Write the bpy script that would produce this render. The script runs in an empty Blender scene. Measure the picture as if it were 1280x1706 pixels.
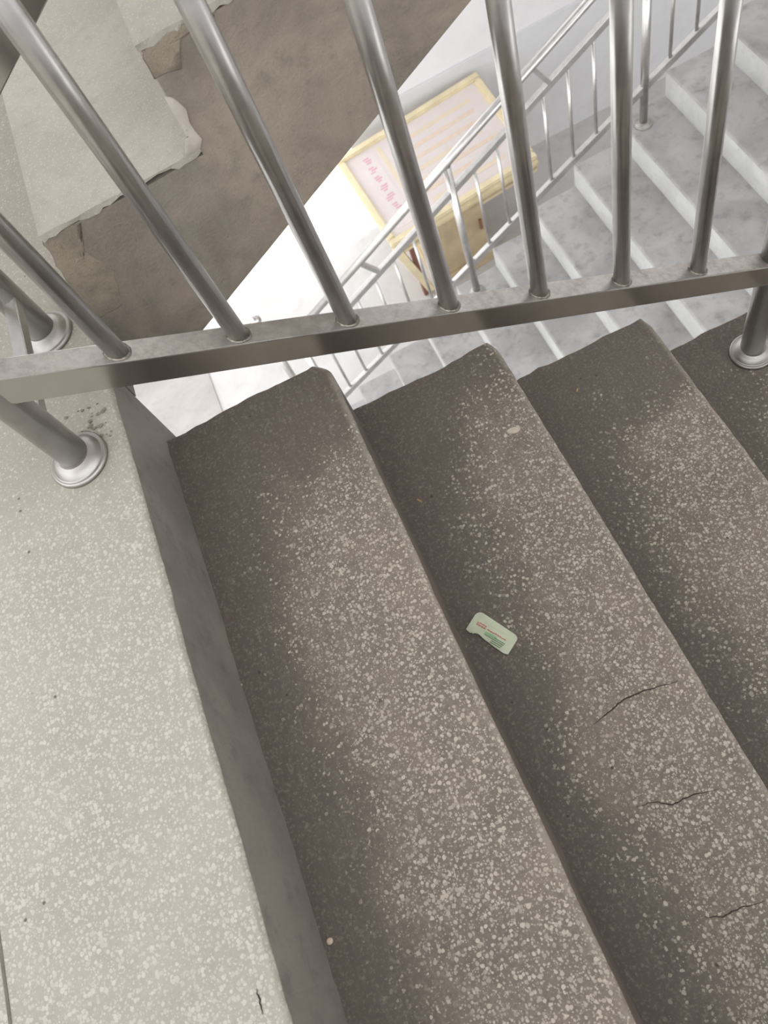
import bpy, bmesh, math, random
from mathutils import Vector, Matrix, noise

# ------------------------------------------------------------------ camera, sky, exposure
scene = bpy.context.scene
col = scene.collection
H0 = 0.893                                    # eye height above the upper landing (landing top is z = 0)
F_PX = 1336.49
AX = Vector((0.89337365, -0.44467402, -0.06440915))   # world axes in lens axes (right, down, forward)
AY = Vector((-0.3658731, -0.80316182, 0.47017866))
AZ = Vector((-0.26080721, -0.39647965, -0.88021786))
cam_data = bpy.data.cameras.new('camera')
cam = bpy.data.objects.new('camera', cam_data)
col.objects.link(cam)
right = Vector((AX[0], AY[0], AZ[0])); down = Vector((AX[1], AY[1], AZ[1])); fwd = Vector((AX[2], AY[2], AZ[2]))
m = Matrix.Identity(4)
for i in range(3):
    m[i][0] = right[i]; m[i][1] = -down[i]; m[i][2] = -fwd[i]
m[2][3] = H0
cam.matrix_world = m
cam_data.sensor_fit = 'HORIZONTAL'
cam_data.sensor_width = 36.0
cam_data.lens = F_PX / 1280 * 36.0
cam_data.clip_start = 0.02
cam_data.dof.use_dof = True
cam_data.dof.focus_distance = 1.25
cam_data.dof.aperture_fstop = 12.0
scene.camera = cam

SKY = 2.85
world = bpy.data.worlds.new('overcast_sky')
scene.world = world
world.use_nodes = True
bg = world.node_tree.nodes['Background']
bg.inputs['Color'].default_value = (0.96, 0.98, 1.0, 1)
bg.inputs['Strength'].default_value = SKY
vs = scene.view_settings
vs.view_transform = 'Standard'; vs.look = 'None'; vs.gamma = 1.0; vs.use_curve_mapping = False
vs.exposure = 0.0

def portal(name, loc, rot, sx, sy):
    l = bpy.data.lights.new(name, 'AREA'); l.shape = 'RECTANGLE'; l.size = sx; l.size_y = sy
    l.cycles.is_portal = True
    o = bpy.data.objects.new(name, l); o.location = loc; o.rotation_euler = rot
    col.objects.link(o)

# ------------------------------------------------------------------ helpers
def srgb(r, g, b):
    f = lambda c: (c / 255 / 12.92) if c / 255 <= 0.04045 else ((c / 255 + 0.055) / 1.055) ** 2.4
    return (f(r), f(g), f(b), 1.0)

def nz(x, y=0.0, z=0.0):
    return noise.noise(Vector((x, y, z)))

def link(me, name, mats, parent=None, smooth=False):
    o = bpy.data.objects.new(name, me)
    for mt in (mats if isinstance(mats, (list, tuple)) else [mats]):
        me.materials.append(mt)
    col.objects.link(o)
    if smooth:
        for p in me.polygons: p.use_smooth = True
    if parent is not None:
        par(o, parent)
    return o

def par(o, parent):
    o.parent = parent
    if parent.type == 'EMPTY':                    # parts keep world coordinates; mesh parents already sit at identity
        o.matrix_parent_inverse = Matrix.Translation(-parent.location)

def bm_obj(bm, name, mats, parent=None, smooth=False):
    bmesh.ops.recalc_face_normals(bm, faces=bm.faces[:])
    me = bpy.data.meshes.new(name); bm.to_mesh(me); bm.free()
    return link(me, name, mats, parent, smooth)

def thing(name, loc, label, cat, group=None):
    o = bpy.data.objects.new(name, None); o.location = loc; o.empty_display_size = 0.05
    col.objects.link(o); o['label'] = label; o['category'] = cat
    if group: o['group'] = group
    return o

def tag(o, label, cat, group=None):
    o['label'] = label; o['category'] = cat
    if group: o['group'] = group
    return o

def struct(o):
    o['kind'] = 'structure'
    return o

def add_box(bm, lo, hi):
    vs_ = [bm.verts.new((x, y, z)) for x in (lo[0], hi[0]) for y in (lo[1], hi[1]) for z in (lo[2], hi[2])]
    for f in ((0,1,3,2),(4,6,7,5),(0,4,5,1),(2,3,7,6),(0,2,6,4),(1,5,7,3)):
        bm.faces.new([vs_[i] for i in f])

def box(name, lo, hi, mat, parent=None, bevel=0.0):
    bm = bmesh.new(); add_box(bm, lo, hi)
    if bevel:
        bmesh.ops.bevel(bm, geom=bm.edges[:], offset=bevel, segments=2, affect='EDGES', profile=0.6)
    return bm_obj(bm, name, mat, parent)

def frame_of(d):
    d = d.normalized()
    a = Vector((0, 1, 0)) if abs(d.y) < 0.9 else Vector((1, 0, 0))
    u = d.cross(a).normalized(); w = d.cross(u).normalized()
    return u, w

def tube(name, p0, p1, r, mat, parent=None, n=20, r1=None, cap=True):
    p0 = Vector(p0); p1 = Vector(p1); u, w = frame_of(p1 - p0); r1 = r if r1 is None else r1
    bm = bmesh.new()
    A = [bm.verts.new(p0 + (u * math.cos(t) + w * math.sin(t)) * r) for t in [2*math.pi*i/n for i in range(n)]]
    B = [bm.verts.new(p1 + (u * math.cos(t) + w * math.sin(t)) * r1) for t in [2*math.pi*i/n for i in range(n)]]
    for i in range(n):
        f = bm.faces.new((A[i], A[(i+1) % n], B[(i+1) % n], B[i])); f.smooth = True
    if cap:
        bm.faces.new(A); bm.faces.new(B)
    return bm_obj(bm, name, mat, parent)

def bar(name, p0, p1, half_y, half_h, mat, parent=None, bevel=0.002):
    """rectangular hollow-section bar from p0 to p1 in a plane y = const, end cuts vertical; p = centre line"""
    bm = bmesh.new(); vs_ = []
    for p in (p0, p1):
        for dy in (-half_y, half_y):
            for dz in (-half_h, half_h):
                vs_.append(bm.verts.new((p[0], p[1] + dy, p[2] + dz)))
    for f in ((0,1,3,2),(4,6,7,5),(0,4,5,1),(2,3,7,6),(0,2,6,4),(1,5,7,3)):
        bm.faces.new([vs_[i] for i in f])
    bmesh.ops.bevel(bm, geom=bm.edges[:], offset=bevel, segments=2, affect='EDGES', profile=0.6)
    return bm_obj(bm, name, mat, parent)

def bar_any(name, p0, p1, hu, hw, mat, parent=None, bevel=0.0015):
    p0 = Vector(p0); p1 = Vector(p1); u, w = frame_of(p1 - p0); bm = bmesh.new(); vs_ = []
    for p in (p0, p1):
        for a in (-hu, hu):
            for b in (-hw, hw):
                vs_.append(bm.verts.new(p + u * a + w * b))
    for f in ((0,1,3,2),(4,6,7,5),(0,4,5,1),(2,3,7,6),(0,2,6,4),(1,5,7,3)):
        bm.faces.new([vs_[i] for i in f])
    if bevel: bmesh.ops.bevel(bm, geom=bm.edges[:], offset=bevel, segments=2, affect='EDGES')
    return bm_obj(bm, name, mat, parent)

def lathe(name, centre, prof, mat, parent=None, n=40):
    bm = bmesh.new(); rings = []
    for r, z in prof:
        rings.append([bm.verts.new((centre[0] + r*math.cos(2*math.pi*i/n), centre[1] + r*math.sin(2*math.pi*i/n), centre[2] + z)) for i in range(n)])
    for a, b in zip(rings, rings[1:]):
        for i in range(n):
            f = bm.faces.new((a[i], a[(i+1) % n], b[(i+1) % n], b[i])); f.smooth = True
    bm.faces.new(rings[0]); bm.faces.new(rings[-1])
    return bm_obj(bm, name, mat, parent)

# ------------------------------------------------------------------ materials
def new_mat(name):
    mt = bpy.data.materials.new(name); mt.use_nodes = True
    nt = mt.node_tree
    return mt, nt, nt.nodes['Principled BSDF']

class G:
    """small node-graph helper"""
    def __init__(s, nt):
        s.nt = nt; s.n = nt.nodes; s.l = nt.links
        s.tc = s.n.new('ShaderNodeTexCoord')
        s.P = s.tc.outputs['Object']; s.UV = s.tc.outputs['UV']
    def put(s, sock, v):
        if isinstance(v, (int, float)): sock.default_value = v
        elif isinstance(v, tuple): sock.default_value = v
        else: s.l.new(v, sock)
    def math(s, op, a, b=0.0, c=None, clamp=False):
        n = s.n.new('ShaderNodeMath'); n.operation = op; n.use_clamp = clamp
        s.put(n.inputs[0], a); s.put(n.inputs[1], b)
        if c is not None: s.put(n.inputs[2], c)
        return n.outputs[0]
    def noise(s, vec, scale, detail=4, rough=0.55, dist=0.0):
        n = s.n.new('ShaderNodeTexNoise'); s.put(n.inputs['Vector'], vec)
        n.inputs['Scale'].default_value = scale; n.inputs['Detail'].default_value = detail
        n.inputs['Roughness'].default_value = rough; n.inputs['Distortion'].default_value = dist
        return n.outputs['Fac']
    def step(s, v, lo, hi, o0=0.0, o1=1.0):
        n = s.n.new('ShaderNodeMapRange'); n.interpolation_type = 'SMOOTHSTEP'
        s.put(n.inputs['Value'], v); s.put(n.inputs['From Min'], lo); s.put(n.inputs['From Max'], hi)
        s.put(n.inputs['To Min'], o0); s.put(n.inputs['To Max'], o1)
        return n.outputs[0]
    def mix(s, f, a, b):
        n = s.n.new('ShaderNodeMix'); n.data_type = 'RGBA'
        s.put(n.inputs[0], f); s.put(n.inputs[6], a); s.put(n.inputs[7], b)
        return n.outputs[2]
    def sep(s, v):
        n = s.n.new('ShaderNodeSeparateXYZ'); s.l.new(v, n.inputs[0]); return n.outputs
    def scale(s, v, sc):
        n = s.n.new('ShaderNodeMapping'); s.l.new(v, n.inputs[0]); n.inputs['Scale'].default_value = sc; return n.outputs[0]
    def vor(s, vec, scale, feature='F1'):
        n = s.n.new('ShaderNodeTexVoronoi'); n.feature = feature; s.l.new(vec, n.inputs['Vector'])
        n.inputs['Scale'].default_value = scale; return n
    def bump(s, h, strength, dist, bsdf):
        n = s.n.new('ShaderNodeBump'); n.inputs['Strength'].default_value = strength; n.inputs['Distance'].default_value = dist
        s.l.new(h, n.inputs['Height']); s.l.new(n.outputs[0], bsdf.inputs['Normal'])

def terrazzo(name, matrix, matrix2, dirt, chip, chip2, wear, vis_hi=1.0, rough=0.6, edge=None):
    """stone chips set in cement; 'wear' builds the 0..1 mask of where feet have polished the chips clear"""
    mt, nt, b = new_mat(name); g = G(nt)
    warp = g.n.new('ShaderNodeTexNoise'); g.l.new(g.P, warp.inputs['Vector']); warp.inputs['Scale'].default_value = 160
    add = g.n.new('ShaderNodeVectorMath'); add.operation = 'MULTIPLY_ADD'
    g.l.new(warp.outputs['Color'], add.inputs[0]); add.inputs[1].default_value = (0.0035, 0.0035, 0.0035); g.l.new(g.P, add.inputs[2])
    V = add.outputs[0]
    w = wear(g)
    def chips(scale, lo, hi):
        v = g.vor(V, scale); s_ = g.sep(v.outputs['Color'])
        rad = g.math('MULTIPLY_ADD', s_[0], hi - lo, lo)
        mask = g.step(g.math('SUBTRACT', rad, v.outputs['Distance']), -0.05, 0.05)
        return mask, s_[1], s_[2]
    m1, r1, q1 = chips(195, 0.02, 0.60)
    m2, r2, q2 = chips(350, -0.20, 0.56)
    chipmask = g.math('MAXIMUM', m1, g.math('MULTIPLY', m2, 0.8))
    # each chip is either still covered or already polished clear
    clear1 = g.step(g.math('ADD', w, g.math('MULTIPLY', q1, 0.75)), 0.62, 1.1)
    n1 = g.noise(g.P, 7, 5, 0.6)
    n2 = g.noise(g.P, 38, 4, 0.65)
    base = g.mix(g.step(n1, 0.35, 0.68), matrix, matrix2)
    base = g.mix(g.math('MULTIPLY', g.step(n2, 0.4, 0.75), 0.35), base, dirt)
    streak = g.noise(g.scale(g.P, (60, 14, 60)), 1.0, 3, 0.7, 1.2)
    dark_base = g.mix(g.math('MULTIPLY', g.step(streak, 0.35, 0.7), 0.35), dirt, matrix)
    base = g.mix(g.step(w, 0.15, 0.75), dark_base, base)  # darker tone where the mask is low, towards riser and railing
    n3 = g.noise(g.P, 210, 4, 0.7); n4 = g.noise(g.P, 16, 3, 0.6)
    base = g.mix(g.math('MULTIPLY', g.step(n3, 0.5, 0.72), 0.45), base, chip2)
    base = g.mix(g.math('MULTIPLY', g.step(n3, 0.5, 0.3), 0.4), base, dirt)
    base = g.mix(g.math('MULTIPLY', g.step(n4, 0.52, 0.72), 0.30), base, dirt)
    if edge: base = g.mix(g.math('MULTIPLY', g.step(edge(g), 0.955, 0.995), g.step(n2, 0.3, 0.6, 0.15, 0.7)), base, chip2)
    cc = g.mix(r1, chip, chip2)
    f = g.math('MULTIPLY', g.math('MULTIPLY', chipmask, clear1), vis_hi, clamp=True)
    colr = g.mix(f, base, cc)
    pit = g.vor(V, 33); ps = g.sep(pit.outputs['Color'])
    pm = g.math('MULTIPLY', g.step(pit.outputs['Distance'], 0.10, 0.05), g.step(ps[0], 0.80, 0.82))
    colr = g.mix(g.math('MULTIPLY', pm, 0.75), colr, srgb(58, 50, 44))
    g.l.new(colr, b.inputs['Base Color'])
    g.l.new(g.math('MULTIPLY_ADD', f, -0.15, rough + 0.1), b.inputs['Roughness'])
    b.inputs['Specular IOR Level'].default_value = 0.35
    h = g.math('ADD', g.math('MULTIPLY', n2, 0.7), g.math('SUBTRACT', g.math('MULTIPLY', f, 0.25), pm))
    g.bump(h, 0.5, 0.0012, b)
    return mt

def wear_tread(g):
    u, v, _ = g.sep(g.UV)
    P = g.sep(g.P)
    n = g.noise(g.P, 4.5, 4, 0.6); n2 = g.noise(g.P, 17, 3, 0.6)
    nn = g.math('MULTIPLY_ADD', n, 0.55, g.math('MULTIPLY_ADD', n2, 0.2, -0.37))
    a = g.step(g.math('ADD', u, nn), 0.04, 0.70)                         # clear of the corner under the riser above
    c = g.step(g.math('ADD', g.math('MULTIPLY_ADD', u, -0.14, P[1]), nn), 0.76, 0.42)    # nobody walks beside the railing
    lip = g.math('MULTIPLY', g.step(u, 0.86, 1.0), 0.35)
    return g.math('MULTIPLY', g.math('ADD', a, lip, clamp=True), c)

def wear_landing(g):
    P = g.sep(g.P)
    n = g.noise(g.P, 5, 4, 0.6)
    nn = g.math('MULTIPLY_ADD', n, 0.4, -0.2)
    c = g.step(g.math('ADD', P[1], nn), 0.80, 0.55, 0.42, 1.0)
    lip = g.math('MULTIPLY', g.step(P[0], -0.41, -0.37), 0.3)
    return g.math('ADD', c, lip, clamp=True)

M = {}
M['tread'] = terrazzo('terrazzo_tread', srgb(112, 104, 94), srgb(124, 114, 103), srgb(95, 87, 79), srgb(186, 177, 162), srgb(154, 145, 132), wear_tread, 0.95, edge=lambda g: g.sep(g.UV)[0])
M['landing'] = terrazzo('terrazzo_landing', srgb(158, 154, 142), srgb(167, 160, 148), srgb(150, 144, 133), srgb(194, 189, 177), srgb(178, 172, 160), wear_landing, 0.85, 0.5)

def concrete(name, a, b2, c, sc=3.0, rough=0.85, bump=0.5, speck=None, streak=None):
    mt, nt, b = new_mat(name); g = G(nt)
    n1 = g.noise(g.P, sc, 5, 0.62, 0.6); n2 = g.noise(g.P, sc * 6, 5, 0.65); n3 = g.noise(g.P, sc * 45, 3, 0.6)
    cc = g.mix(g.step(n1, 0.36, 0.64), a, b2)
    cc = g.mix(g.math('MULTIPLY', g.step(n2, 0.48, 0.75), 0.6), cc, c)
    cc = g.mix(g.math('MULTIPLY', g.step(n3, 0.45, 0.8), 0.25), cc, b2)
    if streak:
        sn = g.noise(g.scale(g.P, (9, 9, 0.9)), 1.0, 3, 0.6, 0.5)
        cc = g.mix(g.math('MULTIPLY', g.step(sn, 0.52, 0.72), 0.6), cc, streak)
    if speck:
        v = g.vor(g.P, 260); s_ = g.sep(v.outputs['Color'])
        f = g.math('MULTIPLY', g.step(v.outputs['Distance'], 0.42, 0.3), g.step(s_[0], 0.5, 0.6))
        cc = g.mix(g.math('MULTIPLY', f, 0.5), cc, speck)
    g.l.new(cc, b.inputs['Base Color']); b.inputs['Roughness'].default_value = rough
    b.inputs['Specular IOR Level'].default_value = 0.25
    g.bump(g.math('ADD', n2, g.math('MULTIPLY', n3, 0.5)), bump, 0.003, b)
    return mt

M['riser'] = concrete('painted_riser', srgb(124, 119, 112), srgb(140, 134, 125), srgb(102, 99, 95), 4, 0.7, 0.3)
M['step_riser'] = concrete('dark_riser', srgb(98, 90, 81), srgb(112, 103, 93), srgb(84, 77, 70), 8, 0.85, 0.5)  # darker base colour than the landing riser
M['brown'] = concrete('stained_concrete', srgb(130, 121, 111), srgb(158, 146, 132), srgb(116, 111, 101), 4.5, 0.9, 0.9, streak=srgb(150, 144, 130))
M['brown2'] = concrete('rough_concrete', srgb(132, 123, 109), srgb(150, 140, 124), srgb(112, 105, 93), 9, 0.95, 0.9)
M['render'] = concrete('grey_render', srgb(175, 172, 165), srgb(190, 186, 178), srgb(160, 155, 148), 3, 0.9, 0.4)
M['plaster'] = concrete('white_plaster', srgb(186, 178, 166), srgb(198, 190, 178), srgb(172, 163, 150), 5, 0.85, 0.4)
M['up_tread'] = concrete('pale_terrazzo', srgb(170, 165, 154), srgb(180, 175, 164), srgb(160, 153, 141), 6, 0.7, 0.3, speck=srgb(200, 195, 184))
M['low_step'] = concrete('grey_cement_step', srgb(160, 157, 156), srgb(182, 180, 179), srgb(122, 118, 118), 2.2, 0.7, 0.3)
M['low_riser'] = concrete('lit_cement_riser', srgb(190, 190, 187), srgb(202, 202, 199), srgb(178, 177, 174), 4, 0.75, 0.3)  # paler than the treads: door light on the risers put into the colour
M['low_floor'] = concrete('ground_floor_cement', srgb(196, 193, 190), srgb(206, 203, 201), srgb(184, 180, 177), 1.5, 0.6, 0.15)
M['low_floor2'] = concrete('ground_floor_strip', srgb(170, 164, 160), srgb(182, 176, 172), srgb(160, 154, 150), 2.0, 0.6, 0.15)
M['yard'] = concrete('yard_concrete', srgb(228, 226, 222), srgb(236, 234, 230), srgb(215, 213, 208), 1.0, 0.9, 0.2)
M['wall'] = concrete('white_wall_paint', srgb(238, 236, 237), srgb(242, 240, 241), srgb(232, 230, 231), 1.5, 0.85, 0.1)
M['dado'] = concrete('grey_dado_paint', srgb(226, 226, 227), srgb(230, 230, 231), srgb(220, 219, 220), 1.5, 0.6, 0.1)

def plain(name, c, rough=0.6, metal=0.0, var=0.08, sc=30, bump=0.0, spec=0.5):
    mt, nt, b = new_mat(name); g = G(nt)
    n = g.noise(g.P, sc, 3, 0.6)
    dk = tuple(x * (1 - var * 3) for x in c[:3]) + (1,)
    lt = tuple(min(1, x * (1 + var)) for x in c[:3]) + (1,)
    g.l.new(g.mix(g.step(n, 0.3, 0.7), dk, lt), b.inputs['Base Color'])
    b.inputs['Roughness'].default_value = rough; b.inputs['Metallic'].default_value = metal
    b.inputs['Specular IOR Level'].default_value = spec
    if bump: g.bump(n, bump, 0.001, b)
    return mt

def steel(name, c, r0, r1, dust=0.0):
    mt, nt, b = new_mat(name); g = G(nt)
    n = g.noise(g.P, 22, 5, 0.65); n2 = g.noise(g.P, 14, 2, 0.5)
    g.l.new(g.mix(g.step(n, 0.35, 0.7), c, tuple(x * 0.86 for x in c[:3]) + (1,)), b.inputs['Base Color'])
    g.l.new(g.math('MULTIPLY_ADD', n2, r1 - r0, r0), b.inputs['Roughness'])
    if dust:
        N = g.n.new('ShaderNodeNewGeometry'); up = g.sep(N.outputs['Normal'])[2]
        d = g.math('MULTIPLY', g.step(up, 0.5, 0.9), g.step(n, 0.3, 0.75, 0.35, 1.0))
        d = g.math('MULTIPLY', d, dust)
        g.l.new(g.math('SUBTRACT', 1.0, d), b.inputs['Metallic'])
        b2 = g.mix(d, c, g.mix(g.step(g.noise(g.P, 90, 4, 0.7), 0.35, 0.7), srgb(120, 111, 101), srgb(170, 161, 149))); g.l.new(b2, b.inputs['Base Color'])
        g.l.new(g.math('MULTIPLY_ADD', d, 0.4, r0 + 0.03), b.inputs['Roughness'])
    else:
        b.inputs['Metallic'].default_value = 1.0
    return mt
M['steel'] = steel('brushed_stainless', srgb(205, 203, 200), 0.24, 0.38)
M['rail'] = steel('stainless_rail', srgb(190, 186, 182), 0.14, 0.25, dust=0.75)
M['flange'] = steel('dull_stainless', srgb(176, 172, 166), 0.34, 0.55)
M['bead'] = plain('weld_metal', srgb(150, 142, 132), 0.45, 1.0, 0.15, 200, 0.4)
M['gold'] = plain('gold_frame_paint', srgb(240, 225, 188), 0.45, 0.0, 0.04, 8)
M['tan'] = plain('tan_wood', srgb(200, 180, 146), 0.5, 0, 0.06, 8)
M['mahogany'] = plain('red_brown_wood', srgb(140, 98, 84), 0.4, 0, 0.06, 10)
M['paper'] = plain('notice_paper', srgb(232, 222, 218), 0.5, 0, 0.01, 5)
M['paper2'] = plain('cream_notice_paper', srgb(236, 220, 196), 0.5, 0, 0.01, 5)
M['ink_pink'] = plain('pink_print', srgb(226, 176, 192), 0.6, 0, 0.02)
M['ink_cream'] = plain('tan_print', srgb(236, 216, 196), 0.6, 0, 0.02)
M['packet'] = plain('pale_green_plastic', srgb(196, 203, 176), 0.35, 0, 0.02, 60)
M['ink_red'] = plain('red_print', srgb(196, 112, 92), 0.6, 0, 0.05)
M['ink_green'] = plain('green_print', srgb(92, 128, 88), 0.6, 0, 0.05)
M['ink_paleg'] = plain('pale_green_print', srgb(150, 190, 140), 0.6, 0, 0.05)
M['crack'] = plain('crack_shadow', srgb(62, 54, 47), 0.95, 0, 0.1)
M['joint'] = plain('joint_filler', srgb(112, 106, 96), 0.9, 0, 0.08)
M['chip'] = plain('pale_stone', srgb(182, 172, 156), 0.6, 0, 0.05, 60)
M['crumb'] = plain('white_crumb', srgb(206, 186, 166), 0.8, 0, 0.05, 90)
M['straw'] = plain('orange_splinter', srgb(196, 150, 104), 0.8, 0, 0.05, 90)
M['grime'] = concrete('dark_debris', srgb(138, 130, 117), srgb(156, 147, 133), srgb(110, 102, 91), 30, 0.95, 0.8)

# ------------------------------------------------------------------ stair geometry
NOSE = [-0.366, -0.060, 0.224, 0.536, 0.838, 1.14, 1.44, 1.74, 2.04, 2.34, 2.64]      # nosing x of landing, tread 1, 2 ...
RISE = 0.165
Y_NEAR, Y_END = -0.618, 0.872

def step_mesh(name, xb, xf, zt, zb, y0, y1, mats, parent=None, seed=0.0, fillet=0.007, ny=70, nx=14, corner=0.02, rag=0.006, end_drop=0.004):
    """one cast step: flat tread, worn rounded nosing, ragged end; front faces +x when xf > xb, else -x"""
    s = 1 if xf > xb else -1
    prof = []
    for i in range(nx):
        prof.append((xb + (xf - s * fillet - xb) * i / (nx - 1), zt, 'top'))
    for a in (22.5, 45, 67.5):
        prof.append((xf - s * fillet + s * fillet * math.sin(math.radians(a)), zt - fillet + fillet * math.cos(math.radians(a)), 'nose'))
    prof.append((xf, zt - fillet, 'front')); prof.append((xf, (zt + zb) / 2, 'front')); prof.append((xf, zb, 'front'))
    prof.append((xb, zb, 'bottom'))
    bm = bmesh.new(); uvl = bm.loops.layers.uv.new('UVMap'); info = {}
    rows = []
    for j in range(ny + 1):
        t = 1 - (1 - j / ny) ** 1.6
        row = []
        for (x, z, k) in prof:
            ye = y1 + rag * (nz(x * 9, seed, 3.1) * 1.4 + nz(x * 45, seed, 7.7) * 0.7)
            y = y0 + (ye - y0) * t
            dx = 0.0; dz = 0.0
            if k in ('nose', 'front'):
                dx = s * (0.0022 * nz(y * 6, seed, 1.3) + 0.0014 * nz(y * 40, seed, 2.9))
                d = max(0.0, 1 - (y1 - y) / 0.035)
                dx -= s * corner * d * d
            if k == 'top':
                d = max(0.0, 1 - (y1 - y) / 0.035); uu = (x - xb) / (xf - xb)
                dx = -s * corner * d * d * max(0.0, uu - 0.6) / 0.4
            if k == 'nose':
                dz = -0.002 * max(0.0, nz(y * 14, seed, 9.2)) - 0.002 * max(0.0, nz(y * 55, seed, 4.2))
            if k == 'top' and j == ny: dz = -end_drop
            v = bm.verts.new((x + dx, y, z + dz)); info[v] = ((x - xb) / (xf - xb), y); row.append(v)
        rows.append(row)
    n = len(prof)
    for j in range(ny):
        for i in range(n):
            a, b2 = rows[j], rows[j + 1]
            f = bm.faces.new((a[i], a[(i + 1) % n], b2[(i + 1) % n], b2[i]))
            k = prof[i][2]; k2 = prof[(i + 1) % n][2]
            f.material_index = 1 if (k == 'front' and k2 in ('front', 'bottom')) else 0
            if k == 'nose' or k2 == 'nose': f.smooth = True
    f = bm.faces.new(rows[0]); f.material_index = 1
    f = bm.faces.new(rows[-1]); f.material_index = 1
    for f in bm.faces:
        for lp in f.loops:
            lp[uvl].uv = info[lp.vert]
    return bm_obj(bm, name, mats, parent)

def prism_y(name, pts, y0, y1, mat, parent=None):
    bm = bmesh.new()
    A = [bm.verts.new((x, y0, z)) for x, z in pts]; B = [bm.verts.new((x, y1, z)) for x, z in pts]
    n = len(pts)
    for i in range(n): bm.faces.new((A[i], A[(i+1) % n], B[(i+1) % n], B[i]))
    bm.faces.new(A); bm.faces.new(B)
    return bm_obj(bm, name, mat, parent)

# ---- upper landing
land = struct(step_mesh('floor', -1.90, NOSE[0], 0.0, -0.42, Y_NEAR, 0.945, [M['landing'], M['riser']], None, 0.5, fillet=0.006, ny=110, nx=20, corner=0.012, rag=0.0, end_drop=0.0))
land['label'] = 'pale speckled terrazzo landing at the top of the stairs'
lf = struct(step_mesh('floor', -1.90, NOSE[0] - 0.006, 0.0, -0.11, 0.945, 2.27, [M['landing'], M['riser']], None, 1.5, fillet=0.006, ny=60, nx=16, corner=0.0, rag=0.0, end_drop=0.0))
# narrow joint with the darker strip beyond it, at the edge of the frame
struct(box('trim_1', (-0.6765, Y_NEAR, -0.002), (-0.6725, 0.52, 0.0008), M['joint']))

# ---- flight going down from the landing
flight = thing('stair_flight', (NOSE[0], 0.1, -1.6), 'worn terrazzo stair flight descending to the right beside the pale landing', 'stairs')
steps_down = []
for k in range(1, 10):
    near = k <= 4
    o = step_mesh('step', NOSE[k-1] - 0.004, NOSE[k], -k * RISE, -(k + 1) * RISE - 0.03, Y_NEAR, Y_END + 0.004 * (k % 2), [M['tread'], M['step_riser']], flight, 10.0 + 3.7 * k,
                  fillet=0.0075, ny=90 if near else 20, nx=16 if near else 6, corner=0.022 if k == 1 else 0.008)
    steps_down.append(o)
prism_y('stair_slab', [(NOSE[0] - 0.02, -0.36), (NOSE[9] - 0.05, -0.36 - 0.548 * (NOSE[9] - NOSE[0])), (NOSE[9] - 0.05, -0.19 - 0.548 * (NOSE[9] - NOSE[0]) ), (NOSE[0] - 0.02, -0.25)], Y_NEAR + 0.004, Y_END - 0.03, M['render'], flight)

# ---- flight going up on the far side of the well
YB = 1.045
UPX = [-0.338, -0.079, 0.19, 0.465, 0.745, 1.03, 1.31, 1.59, 1.87, 2.15]
upf = thing('stair_flight', (UPX[0], 1.6, -0.2), 'brown stained concrete stair flight rising to the right across the stairwell gap', 'stairs')
Y_FAR = 2.26
# side string with stepped top, rough face
pts = []
for j, x in enumerate(UPX[:-1]):
    z = (j + 1) * RISE - 0.012
    pts += [(x, z - RISE), (x, z), ]
pts.append((UPX[-1], pts[-1][1]))
zs = lambda x: -0.1635 + 0.535 * (x + 0.2658)
pts += [(UPX[-1], zs(UPX[-1])), (UPX[0] + 0.03, zs(UPX[0] + 0.03)), (UPX[0] - 0.03, -0.11), (UPX[0] - 0.03, pts[0][1])]
def fine(pts, d=0.03):
    out = []
    for i, p in enumerate(pts):
        q = pts[(i + 1) % len(pts)]; L = math.dist(p, q); n = max(1, int(L / d))
        for t in range(n): out.append((p[0] + (q[0]-p[0]) * t / n, p[1] + (q[1]-p[1]) * t / n))
    return out
fp = fine(pts)
def rough_pt(x, z, s=1.0):
    return (x + s * 0.004 * nz(x * 30, z * 30, 2.2), z + s * 0.004 * nz(x * 30, z * 30, 8.8))
fp = [rough_pt(x, z, 1.0 if z > zs(x) + 0.03 else 0.15) for x, z in fp]
bm = bmesh.new()
A = [bm.verts.new((x, YB, z)) for x, z in fp]; B = [bm.verts.new((x, Y_FAR, z)) for x, z in fp]
for i in range(len(fp)): bm.faces.new((A[i], A[(i+1) % len(fp)], B[(i+1) % len(fp)], B[i]))
bm.faces.new(A); bm.faces.new(B)
bm_obj(bm, 'stair_slab', M['brown'], upf)

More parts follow.
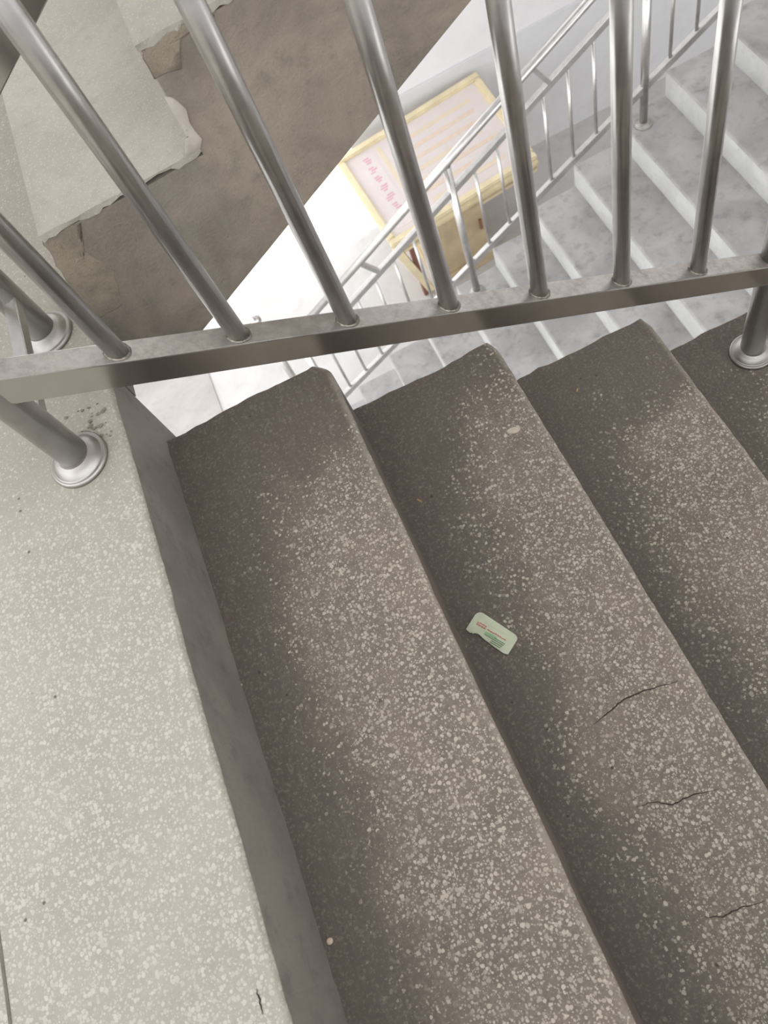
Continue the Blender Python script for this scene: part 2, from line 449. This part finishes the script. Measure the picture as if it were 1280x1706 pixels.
def topping(j):
    """pale finish coat on one rising step, its near edge broken and lapping over the side"""
    x0, x1 = UPX[j], UPX[j + 1]; zt = (j + 1) * RISE; rnd = random.Random(50 + j)
    bm = bmesh.new(); n = 26
    top, low = [], []
    for i in range(n + 1):
        x = x0 - 0.004 + (x1 - x0 + 0.006) * i / n
        lap = 0.008 + 0.009 * nz(x * 22, j, 4.4) + 0.007 * nz(x * 70, j, 1.4)
        top.append((x, YB - 0.004 - 0.003 * nz(x * 30, j, 6.1), zt)); low.append((x, YB - 0.003 - 0.002 * nz(x * 55, j, 3.3), zt - max(0.002, lap)))
    T = [bm.verts.new(p) for p in top]; L = [bm.verts.new(p) for p in low]
    TB = [bm.verts.new((p[0], Y_FAR, zt)) for p in top]; LB = [bm.verts.new((p[0], Y_FAR, zt - 0.004)) for p in top]
    for i in range(n):
        bm.faces.new((T[i], T[i+1], TB[i+1], TB[i])); bm.faces.new((L[i], L[i+1], T[i+1], T[i]))
        bm.faces.new((LB[i], LB[i+1], L[i+1], L[i])); bm.faces.new((TB[i], TB[i+1], LB[i+1], LB[i]))
    bm.faces.new((T[0], TB[0], LB[0], L[0])); bm.faces.new((T[n], TB[n], LB[n], L[n]))
    o = bm_obj(bm, 'tread', M['up_tread'], upf)
    # riser coat
    box('riser', (x0 - 0.003, YB + 0.003, zt - RISE), (x0 + 0.004, Y_FAR, zt - 0.006), M['plaster'], upf)
for j in range(len(UPX) - 1): topping(j)

def lump(name, pts, y0, th, mat, parent, seed=0):
    """small irregular plaster patch on the side of the rising flight; pts = outline (x, z)"""
    bm = bmesh.new(); n = len(pts); cx = sum(p[0] for p in pts) / n; cz = sum(p[1] for p in pts) / n
    rings = []
    for s_, d in ((1.0, 0.0), (0.93, th * 0.7), (0.7, th), (0.35, th * 1.1)):
        rings.append([bm.verts.new((cx + (x - cx) * s_, y0 - d - 0.0015 * nz(x * 60, z * 60, seed) * (s_ < 1), cz + (z - cz) * s_)) for x, z in pts])
    for a, b2 in zip(rings, rings[1:]):
        for i in range(n): 
            f = bm.faces.new((a[i], a[(i+1) % n], b2[(i+1) % n], b2[i])); f.smooth = True
    bm.faces.new(rings[-1]); bm.faces.new(rings[0])
    return bm_obj(bm, name, mat, parent)
def outline(base, seed, d=0.012, amp=0.004):
    out = []
    for p in fine(base, d): out.append((p[0] + amp * nz(p[0] * 70, p[1] * 70, seed), p[1] + amp * nz(p[0] * 70, p[1] * 70, seed + 9)))
    return out
xA = UPX[1]; zA = RISE
lump('plaster_patch', outline([(xA - 0.03, zA - 0.004), (xA - 0.002, zA - 0.006), (xA + 0.010, zA + 0.012), (xA + 0.009, zA + 0.04), (xA + 0.013, zA + 0.062), (xA + 0.004, zA + 0.085), (xA - 0.006, zA + 0.09), (xA - 0.006, zA + 0.01)], 3.0), YB + 0.001, 0.006, M['plaster'], upf, 1)
lump('plaster_patch', outline([(UPX[0] - 0.03, -0.02), (UPX[0] + 0.02, -0.02), (UPX[0] + 0.05, 0.05), (UPX[0] + 0.03, 0.12), (UPX[0] + 0.06, 0.155), (UPX[0] - 0.004, 0.16), (UPX[0] - 0.02, 0.08)], 5.0), YB + 0.0005, 0.0015, M['brown2'], upf, 2)
lump('broken_corner', outline([(xA - 0.004, 2*zA - 0.05), (xA + 0.03, 2*zA - 0.055), (xA + 0.05, 2*zA - 0.02), (xA + 0.10, 2*zA - 0.016), (xA + 0.10, 2*zA - 0.002), (xA + 0.01, 2*zA - 0.003), (xA - 0.004, 2*zA - 0.02)], 7.0), YB + 0.0005, 0.003, M['brown2'], upf, 3)

# ---- lower flight, far below
LX0, LZ0 = -0.143, -3.864
FLOOR = LZ0 - 2 * RISE
lowf = thing('stair_flight', (0.6, 2.6, FLOOR), 'grey cement stair flight far below, rising to the right behind the near railing', 'stairs')
Y_L0, Y_L1 = 1.72, 3.57
for k in range(-1, 13):
    x = LX0 + 0.30 * k; z = LZ0 + RISE * k
    step_mesh('step', x + 0.32, x, z, z - RISE - 0.02, Y_L0, Y_L1, [M['low_step'], M['low_riser']], lowf, 40 + k, fillet=0.012, ny=16, nx=6, corner=0.0, rag=0.003)
xa, xb_ = LX0 - 0.2, LX0 + 3.9
prism_y('stair_slab', [(xa + 0.2, FLOOR), (xb_, LZ0 + 0.55 * 3.9 - 0.22), (xb_, LZ0 + 0.55 * 3.9 - 0.45), (xa + 0.7, FLOOR)], Y_L0 + 0.01, Y_L1 - 0.012, M['render'], lowf)

# ------------------------------------------------------------------ shell
XL, XR, YN, YW, ZC = -1.90, 5.2, -0.64, 5.24, 3.0
DOOR_X0, DOOR_X1, DOOR_Z = -1.35, 0.62, FLOOR + 2.7
def wall_holes(name, axis, at, th, a0, a1, z0, z1, holes, mat):
    """wall in plane x = at or y = at, with rectangular holes (a0, a1, z0, z1)"""
    As = sorted({a0, a1, *[h[0] for h in holes], *[h[1] for h in holes]}); Zs = sorted({z0, z1, *[h[2] for h in holes], *[h[3] for h in holes]})
    bm = bmesh.new()
    for p, q in zip(As, As[1:]):
        for r, s in zip(Zs, Zs[1:]):
            ca, cz = (p + q) / 2, (r + s) / 2
            if any(h[0] < ca < h[1] and h[2] < cz < h[3] for h in holes): continue
            if axis == 'y': add_box(bm, (p, min(at, at + th), r), (q, max(at, at + th), s))
            else: add_box(bm, (min(at, at + th), p, r), (max(at, at + th), q, s))
    bmesh.ops.remove_doubles(bm, verts=bm.verts[:], dist=1e-5)
    return struct(bm_obj(bm, name, mat))
W_UP = (-0.45, 2.1, 0.45, 2.75); FILL_LOW = (-0.2, 5.1, FLOOR, FLOOR + 3.2)  # left ground-floor opening is unseen, added and widened to brighten the lower flight
FILL_FAR = (-0.6, 4.8, 0.3, 2.75); FILL_NEAR = (-1.6, 3.4, 0.75, 2.75); FILL_NEARLOW = (-1.2, 4.8, FLOOR + 0.5, FLOOR + 3.3)  # unseen openings added to brighten the treads, brown flight and lower wall
wall_holes('wall_far', 'y', YW, 0.2, XL, XR, FLOOR, ZC, [(DOOR_X0, DOOR_X1, FLOOR, DOOR_Z), FILL_FAR], M['wall'])
wall_holes('wall_left', 'x', XL, -0.2, YN, YW, FLOOR, ZC, [W_UP, FILL_LOW], M['wall'])
wall_holes('wall_right', 'x', XR, 0.2, YN, YW, FLOOR, ZC, [], M['wall'])
wall_holes('wall_near', 'y', YN, -0.2, XL, XR, FLOOR, ZC, [FILL_NEAR, FILL_NEARLOW], M['wall'])
struct(box('ceiling', (XL, YN, ZC), (XR, YW, ZC + 0.15), M['wall']))
struct(box('floor', (-1.23, YN, FLOOR - 0.12), (XR, YW, FLOOR), M['low_floor']))
struct(box('floor', (XL, YN, FLOOR - 0.12), (-1.232, YW, FLOOR + 0.012), M['low_floor2']))
struct(box('trim_2', (DOOR_X1, YW - 0.012, FLOOR), (XR, YW, FLOOR + 1.03), M['dado']))
struct(box('trim_3', (DOOR_X1, YW - 0.020, FLOOR + 1.03), (XR, YW, FLOOR + 1.05), M['dado']))
struct(box('ground', (-14, -10, FLOOR - 0.2), (14, 18, FLOOR - 0.125), M['yard']))
portal('window_portal', (XL + 0.01, (W_UP[0] + W_UP[1]) / 2, (W_UP[2] + W_UP[3]) / 2), (0, -math.pi / 2, 0), W_UP[3] - W_UP[2], W_UP[1] - W_UP[0])
portal('left_low_fill_portal', (XL + 0.01, (FILL_LOW[0] + FILL_LOW[1]) / 2, (FILL_LOW[2] + FILL_LOW[3]) / 2), (0, -math.pi / 2, 0), FILL_LOW[3] - FILL_LOW[2], FILL_LOW[1] - FILL_LOW[0])  # portal of the added left ground-floor opening
portal('door_portal', ((DOOR_X0 + DOOR_X1) / 2, YW - 0.01, (FLOOR + DOOR_Z) / 2), (-math.pi / 2, 0, 0), DOOR_X1 - DOOR_X0, DOOR_Z - FLOOR)
for nm, h, y, rx in (('far_fill_portal', FILL_FAR, YW - 0.01, -1), ('near_fill_portal', FILL_NEAR, YN + 0.01, 1), ('near_low_fill_portal', FILL_NEARLOW, YN + 0.01, 1)):  # portals of the added fill openings
    portal(nm, ((h[0] + h[1]) / 2, y, (h[2] + h[3]) / 2), (rx * math.pi / 2, 0, 0), h[1] - h[0], h[3] - h[2])

# ------------------------------------------------------------------ near railing
RY = 0.784
zt_rail = lambda x: 0.0023 - 0.512 * x
FLANGE = [(0.046, 0.0), (0.046, 0.004), (0.0445, 0.0065), (0.042, 0.0075), (0.0405, 0.0065), (0.039, 0.0085), (0.035, 0.013), (0.030, 0.0165), (0.0255, 0.018), (0.0245, 0.019)]
rail = thing('stair_railing', (0.14, RY, -0.66), 'stainless steel railing with round balusters along the near terrazzo stairs', 'railing')
XP0, XP1 = -0.442, 0.733
bar('bottom_rail', (XP0, RY, zt_rail(XP0) - 0.026), (1.75, RY, zt_rail(1.75) - 0.026), 0.019, 0.026, M['rail'], rail)
for x in (-0.284, -0.141, 0.002, 0.149, 0.292, 0.434, 0.577, 0.878, 1.02, 1.165, 1.31, 1.455, 1.60):
    o = tube('baluster', (x, RY, zt_rail(x) - 0.012), (x, RY, zt_rail(x) + 0.86), 0.0135, M['steel'], rail)
    bm = bmesh.new(); n, k = 24, 8; R0, r0 = 0.0135, 0.0032; V = []
    for i in range(n):
        a = 2 * math.pi * i / n; rr = r0 * (1 + 0.45 * nz(x * 40, i * 0.9, 1.0))
        V.append([bm.verts.new((x + (R0 + rr * math.cos(t)) * math.cos(a), RY + (R0 + rr * math.cos(t)) * math.sin(a), zt_rail(x + R0 * math.cos(a)) + rr * math.sin(t))) for t in [2 * math.pi * q / k for q in range(k)]])
    for i in range(n):
        for q in range(k):
            f = bm.faces.new((V[i][q], V[(i+1) % n][q], V[(i+1) % n][(q+1) % k], V[i][(q+1) % k])); f.smooth = True
    bm_obj(bm, 'weld_bead', M['bead'], o)
for x, zb in ((XP0, 0.0), (XP1, -4 * RISE)):
    p = tube('post', (x, RY, zb), (x, RY, zt_rail(x) + 0.88), 0.0235, M['steel'], rail, 28)
    lathe('base_flange', (x, RY - 0.004, zb), FLANGE, M['flange'], p)
tube('handrail', (XP0 - 0.03, RY, zt_rail(XP0 - 0.03) + 0.90), (1.75, RY, zt_rail(1.75) + 0.90), 0.030, M['steel'], rail, 24)

# ---- railing of the rising flight (only its foot and bottom rail show)
UY = 1.079
zb_up = lambda x: 0.344 + 0.56 * (x + 0.261)
urail = thing('stair_railing', (-0.45, UY, 0.0), 'steel railing foot and bottom rail on the rising brown flight, at the photo edge', 'railing')
bar('bottom_rail', (-0.455, UY, zb_up(-0.455) + 0.026), (1.9, UY, zb_up(1.9) + 0.026), 0.019, 0.026, M['rail'], urail)
p = tube('post', (-0.446, UY - 0.032, 0.0), (-0.446, UY - 0.032, 1.15), 0.0235, M['steel'], urail, 28)
lathe('base_flange', (-0.446, UY - 0.034, 0.0), FLANGE, M['flange'], p)
tube('handrail', (-0.48, UY, zb_up(-0.48) + 0.86), (1.9, UY, zb_up(1.9) + 0.86), 0.030, M['steel'], urail, 24)
for x in [-0.31 + 0.143 * i for i in range(15)]:
    tube('baluster', (x, UY, zb_up(x) + 0.04), (x, UY, zb_up(x) + 0.85), 0.0135, M['steel'], urail)
bar_any('cross_bar', (-0.4405, RY + 0.02, 0.095), (-0.4405, UY - 0.034, 0.095), 0.0105, 0.0105, M['steel'], urail)

# ---- railing of the lower flight
LY = 3.45
zl = lambda x: LZ0 + 0.55 * (x - LX0)
lrail = thing('stair_railing', (0.86, LY, FLOOR), 'slim pale steel railing along the lower stair flight in front of the display desk', 'railing')
xs0, xs1 = -0.33, 3.3
bar('bottom_rail', (xs0, LY, zl(xs0) + 0.20), (xs1, LY, zl(xs1) + 0.20), 0.016, 0.024, M['steel'], lrail, 0.003)
bar('middle_rail', (xs0, LY, zl(xs0) + 0.83), (xs1, LY, zl(xs1) + 0.83), 0.016, 0.022, M['steel'], lrail, 0.003)
tube('handrail', (xs0 - 0.1, LY, zl(xs0 - 0.1) + 1.03), (xs1, LY, zl(xs1) + 1.03), 0.025, M['steel'], lrail)
for pi_, x in enumerate((-0.33, 0.861, 2.049, 3.24)):
    k = math.floor((x - LX0) / 0.30 + 1e-6); zb = LZ0 + RISE * k
    p = tube('post', (x, LY, zb), (x, LY, zl(x) + 1.01), 0.023, M['steel'], lrail)
    lathe('base_flange', (x, LY, zb), [(r * 1.15, z * 1.3) for r, z in FLANGE], M['flange'], p, 24)
    for i in range(1, 8):
        xx = x + 0.1485 * i
        if xx < xs1: tube('baluster', (xx, LY, zl(xx) + 0.20), (xx, LY, zl(xx) + 0.83), 0.0095, M['steel'], lrail, 12)
    xm = x + 0.594
    if xm < xs1: bar_any('bracket', (xm + 0.045, LY, zl(xm + 0.045) + 0.83), (xm - 0.05, LY, zl(xm - 0.05) + 1.03), 0.012, 0.018, M['steel'], lrail)
np_ = thing('newel_post', (-0.51, 3.64, FLOOR), 'short steel post with rounded cap at the foot of the lower railing', 'post')
tube('post', (-0.51, 3.64, FLOOR), (-0.51, 3.64, -2.88), 0.024, M['steel'], np_)
lathe('cap', (-0.51, 3.64, -2.885), [(0.024, 0), (0.034, 0.008), (0.036, 0.025), (0.030, 0.045), (0.016, 0.058), (0.004, 0.062)], M['steel'], np_, 24)
lathe('base_flange', (-0.51, 3.64, FLOOR), FLANGE, M['flange'], np_, 24)

# ------------------------------------------------------------------ gold-framed display desk by the lower wall
BL = Vector((0.535, 4.27, H0 - 4.40)); BR = Vector((1.765, 4.395, H0 - 4.40)); TL = Vector((0.392, 5.06, H0 - 4.15)); 
ex = (BR - BL).normalized(); ey = (TL - BL); ey = (ey - ex * ey.dot(ex)).normalized(); en = ex.cross(ey).normalized()
DW, DD = (BR - BL).length, (TL - BL).length
desk = thing('display_desk', (1.1, 4.7, FLOOR), 'gold framed display desk with a printed notice top by the lower wall', 'desk')
def on_desk(name, u0, u1, v0, v1, n0, n1, mat, parent, bevel=0.0):
    bm = bmesh.new(); add_box(bm, (u0, v0, n0), (u1, v1, n1))
    if bevel: bmesh.ops.bevel(bm, geom=bm.edges[:], offset=bevel, segments=2, affect='EDGES')
    for v in bm.verts: v.co = BL + ex * v.co.x + ey * v.co.y + en * v.co.z
    return bm_obj(bm, name, mat, parent)
brd = on_desk('notice_board', 0.03, DW - 0.03, 0.03, DD - 0.03, -0.02, 0.0, M['paper'], desk)
fw = 0.055
for a in ((0, DW, 0, fw), (0, DW, DD - fw, DD), (0, fw, fw, DD - fw), (DW - fw, DW, fw, DD - fw)):
    on_desk('frame_rail', *a, -0.03, 0.028, M['gold'], desk, 0.01)
on_desk('title_strip', 0.11, 0.27, 0.10, DD - 0.10, 0.0, 0.002, M['paper'], brd)
rnd = random.Random(4)
for i in range(7):                                   # unreadable pink title characters
    v = 0.16 + i * 0.085
    for q in range(3):
        on_desk('title_mark', 0.155 + rnd.uniform(0, .03), 0.205 + rnd.uniform(0, .03), v + q * 0.02, v + q * 0.02 + 0.012, 0.002, 0.003, M['ink_pink'], brd)
on_desk('title_border', 0.30, 0.335, 0.09, DD - 0.09, 0.0, 0.002, M['paper2'], brd)
for i in range(7):
    v = 0.14 + i * 0.088
    on_desk('print_line', 0.42 + rnd.uniform(0, .04), DW - 0.12 - rnd.uniform(0, .15), v, v + 0.03, 0.0, 0.002, M['ink_cream'] if i % 3 else M['paper2'], brd)
on_desk('apron', 0.0, DW, -0.018, 0.02, -0.14, -0.02, M['gold'], desk, 0.006)
on_desk('apron_moulding', 0.01, DW - 0.01, -0.026, -0.012, -0.085, -0.06, M['tan'], desk, 0.004)
yf = lambda x: 4.27 + (x - 0.535) * 0.1016
def front_box(name, x0, x1, z0, z1, d0, d1, mat, bevel=0.004):
    bm = bmesh.new()
    vs_ = [bm.verts.new((x, yf(x) + d, z)) for x in (x0, x1) for d in (d0, d1) for z in (z0, z1)]
    for f in ((0,1,3,2),(4,6,7,5),(0,4,5,1),(2,3,7,6),(0,2,6,4),(1,5,7,3)): bm.faces.new([vs_[i] for i in f])
    bmesh.ops.bevel(bm, geom=bm.edges[:], offset=bevel, segments=1, affect='EDGES')
    return bm_obj(bm, name, mat, desk)
zu = BL.z - 0.10
front_box('front_panel', 0.80, 1.275, FLOOR + 0.10, zu, 0.01, 0.05, M['tan'])
front_box('cabinet', 0.80, 1.275, FLOOR + 0.08, zu + 0.02, 0.05, 0.55, M['tan'])
front_box('plinth', 0.78, 1.295, FLOOR, FLOOR + 0.10, -0.012, 0.56, M['tan'], 0.006)
front_box('handle', 1.225, 1.245, FLOOR + 0.36, FLOOR + 0.46, -0.008, 0.012, M['mahogany'])
front_box('leg', 0.655, 0.715, FLOOR, zu + 0.04, 0.03, 0.09, M['mahogany'])
front_box('leg', 1.66, 1.72, FLOOR, zu + 0.05, 0.03, 0.09, M['gold'])
bar_any('leg', (0.56, 4.30, zu + 0.05), (0.72, 4.33, FLOOR + 0.03), 0.028, 0.028, M['gold'], desk)
bar_any('leg', (0.74, 5.0, zu + 0.2), (0.74, 5.0, FLOOR + 0.0), 0.028, 0.028, M['gold'], desk)
bar_any('leg', (1.6, 5.12, zu + 0.2), (1.6, 5.12, FLOOR + 0.0), 0.028, 0.028, M['gold'], desk)

# ------------------------------------------------------------------ litter and marks on the steps
def pix(px, py, z):
    """point of height z that is seen at pixel (px, py); used to place the litter at its spot on the tread"""
    d = Vector(((px - 640), (py - 853), F_PX)); w = Vector((AX.dot(d), AY.dot(d), AZ.dot(d)))
    t = (z - H0) / w.z
    return Vector((w.x * t, w.y * t, z))
Z2 = -2 * RISE
p0, p1, p3 = pix(777, 1049, Z2), pix(847, 1091, Z2), pix(800, 1025, Z2)
eu = (p1 - p0); LW = eu.length; eu.normalize(); ev = Vector((-eu.y, eu.x, 0))
LH = 0.036
pk = thing('blister_packet', (p0 + (eu * LW + ev * LH) / 2), 'torn pale green plastic packet with red and green print on a step', 'packet')
pk.location.z = Z2
ol = [(0.0, 0.0), (0.005, -0.0012), (0.009, -0.0016), (0.0105, 0.0004), (0.0125, -0.0006), (0.015, 0.0020), (0.019, 0.0030), (0.023, 0.0034), (0.028, 0.0022), (0.036, 0.0008), (0.045, 0.0), (0.054, -0.0012), (0.062, -0.0014), (LW - 0.008, -0.0022), (LW - 0.004, -0.0012), (LW, 0.0)]
ol = [(a * 1.0, b) for a, b in ol]
for a in range(0, 91, 15): ol.append((LW - 0.0075 + 0.0075 * math.cos(math.radians(a)), LH - 0.011 + 0.0075 * math.sin(math.radians(a))))
for a in range(0, 91, 15): ol.append((0.010 - 0.010 * math.sin(math.radians(a)), LH - 0.010 + 0.010 * math.cos(math.radians(a))))
bow = lambda u, v: 0.0016 + 0.0022 * (1 - ((u - LW / 2) / (LW / 2)) ** 2) * 0.6 + 0.0012 * nz(u * 60, v * 60, 2)
bm = bmesh.new(); T, L = [], []
for u, v in ol:
    q = p0 + eu * u + ev * v
    T.append(bm.verts.new((q.x, q.y, Z2 + bow(u, v) + 0.0012))); L.append(bm.verts.new((q.x, q.y, Z2 + 0.0006)))
n = len(ol)
for i in range(n): bm.faces.new((T[i], T[(i+1) % n], L[(i+1) % n], L[i]))
cu, cv = LW / 2, LH / 2; q = p0 + eu * cu + ev * cv
for ring_ in (0.75, 0.4):
    NT = []
    for u, v in ol:
        uu, vv = cu + (u - cu) * ring_, cv + (v - cv) * ring_; w_ = p0 + eu * uu + ev * vv
        NT.append(bm.verts.new((w_.x, w_.y, Z2 + bow(uu, vv) + 0.0012)))
    for i in range(n): bm.faces.new((T[i], T[(i+1) % n], NT[(i+1) % n], NT[i]))
    T = NT
bm.faces.new(T); bm.faces.new(L[::-1])
sheet = bm_obj(bm, 'backing_sheet', M['packet'], pk)
def mark(name, u, v, lu, lv, mat):
    bm = bmesh.new(); ns = 6; tp = []
    for i in range(ns + 1):
        for dv in (0, lv):
            uu = u + lu * i / ns; w_ = p0 + eu * uu + ev * (v + dv)
            tp.append(bm.verts.new((w_.x, w_.y, Z2 + bow(uu, v + dv) + 0.0021)))
    for i in range(ns): bm.faces.new((tp[2*i], tp[2*i+1], tp[2*i+3], tp[2*i+2]))
    r = bmesh.ops.extrude_face_region(bm, geom=bm.faces[:])
    for e in r['geom']:
        if isinstance(e, bmesh.types.BMVert): e.co.z -= 0.0006
    return bm_obj(bm, name, mat, sheet)
rnd = random.Random(9)
u = 0.010
while u < 0.026:                                       # unreadable larger red print
    l = rnd.uniform(0.002, 0.004); mark('red_print', u, 0.0150 + rnd.uniform(0, .001), l, 0.0019, M['ink_red']); mark('red_print', u, 0.0190 + rnd.uniform(-.001, .001), l, 0.0017, M['ink_red']); u += l + 0.001
u = 0.030
while u < LW - 0.014:
    l = rnd.uniform(0.002, 0.005); mark('red_print', u, 0.0160 + rnd.uniform(-.0004, .0006), l, 0.0016, M['ink_red']); u += l + 0.0008
mark('pale_print', 0.030, 0.0095, 0.020, 0.004, M['ink_paleg'])
for i in range(4):
    mark('green_print', LW - 0.034 + 0.001 * i, 0.0015 + i * 0.0030, 0.019, 0.0011, M['ink_green'])
mark('green_print', 0.030, 0.0075, 0.022, 0.0009, M['ink_green'])

def oval(name, px, py, z, a, b2, h, ang, mat, parent=None, seed=1):
    c = pix(px, py, z); bm = bmesh.new(); n = 18; rings = []
    for s_, d in ((1.0, 0.0), (0.96, h * 0.6), (0.75, h), (0.35, h * 1.08)):
        rr = []
        for i in range(n):
            t = 2 * math.pi * i / n; k = 1 + 0.12 * nz(math.cos(t) * 1.5, math.sin(t) * 1.5, seed)
            x, y = a * k * s_ * math.cos(t), b2 * k * s_ * math.sin(t)
            rr.append(bm.verts.new((c.x + x * math.cos(ang) - y * math.sin(ang), c.y + x * math.sin(ang) + y * math.cos(ang), z + d)))
        rings.append(rr)
    for p_, q_ in zip(rings, rings[1:]):
        for i in range(n): f = bm.faces.new((p_[i], p_[(i+1) % n], q_[(i+1) % n], q_[i])); f.smooth = True
    bm.faces.new(rings[-1]); bm.faces.new(rings[0])
    return bm_obj(bm, name, mat, parent)
tag(oval('pebble', 856, 717, Z2, 0.0125, 0.0062, 0.0016, -0.27, M['chip'], None, 3), 'flat oval pale stone on the step above the torn packet, near the railing', 'pebble')
tag(oval('crumb', 550, 1568, -RISE, 0.0045, 0.0040, 0.0035, 0.3, M['crumb'], None, 5), 'white crumb lying beside the dark riser of the landing', 'crumb')
tag(oval('crumb', 402, 1141, -RISE, 0.0020, 0.0018, 0.0020, 0.3, M['crumb'], None, 6), 'tiny white speck on the first step, against the dark riser', 'crumb')
tag(oval('splinter', 699, 834, Z2, 0.0055, 0.0013, 0.0012, -1.0, M['straw'], None, 7), 'tiny orange splinter on the torn packet\'s step, close under the riser', 'splinter')
tag(oval('splinter', 962, 650, -3 * RISE, 0.0042, 0.0011, 0.0010, 0.9, M['straw'], None, 8), 'tiny pale splinter by the ragged far end of the third step', 'splinter')

def crack(step, pts, z, w=0.0016, seed=0):
    """thin dark crack in the tread"""
    P = [pix(x, y, z) for x, y in pts]; fineP = []
    for a, b2 in zip(P, P[1:]):
        for i in range(8): fineP.append(a.lerp(b2, i / 8))
    fineP.append(P[-1]); bm = bmesh.new(); prev = None; N = len(fineP)
    for i, p in enumerate(fineP):
        d = (fineP[min(i + 1, N - 1)] - fineP[max(i - 1, 0)]).normalized(); s_ = Vector((-d.y, d.x, 0))
        ww = w * (0.25 + 0.75 * math.sin(math.pi * min(1, max(0, i / (N - 1))))) * (0.7 + 0.6 * abs(nz(i * 0.7, seed, 2)))
        q = p + s_ * 0.0018 * nz(i * 0.45, seed, 5)
        cur = (bm.verts.new(q - s_ * ww / 2 + Vector((0, 0, 0.0004))), bm.verts.new(q + s_ * ww / 2 + Vector((0, 0, 0.0004))))
        if prev: bm.faces.new((prev[0], prev[1], cur[1], cur[0]))
        prev = cur
    bm_obj(bm, 'crack', M['crack'], step)
crack(steps_down[1], [(990, 1207), (1020, 1182), (1040, 1165), (1075, 1150), (1130, 1135)], Z2, 0.0028, 1)
crack(steps_down[1], [(1060, 1345), (1090, 1336), (1120, 1341), (1150, 1326), (1200, 1314)], Z2, 0.0026, 2)
crack(steps_down[1], [(1165, 1528), (1205, 1527), (1235, 1512), (1275, 1502)], Z2, 0.0022, 3)
crack(land, [(427, 1648), (433, 1665), (438, 1690)], 0.0, 0.0026, 4)

# debris on the landing beside the post foot
def debris(px, py, n, spread, seed, parent):
    rnd = random.Random(seed); c = pix(px, py, 0.0); bm = bmesh.new()
    for i in range(n):
        r = rnd.uniform(0.0010, 0.0034); x = c.x + rnd.gauss(0, spread); y = c.y + rnd.gauss(0, spread * 1.4)
        if x > NOSE[0] - 0.012: x = NOSE[0] - 0.012 - rnd.random() * 0.02
        res = bmesh.ops.create_icosphere(bm, subdivisions=1, radius=r, matrix=Matrix.Translation((x, y, r * 0.35)) @ Matrix.Diagonal((1.2, 0.9, 0.6, 1)))
        for v in res['verts']: v.co += Vector((rnd.uniform(-1, 1), rnd.uniform(-1, 1), rnd.uniform(-.5, .5))) * r * 0.25
    return bm_obj(bm, 'grit', M['grime'], parent)
g1 = debris(160, 708, 34, 0.015, 3, None)
tag(g1, 'scatter of dark grit beside the steel post foot on the landing', 'grit'); g1['kind'] = 'stuff'
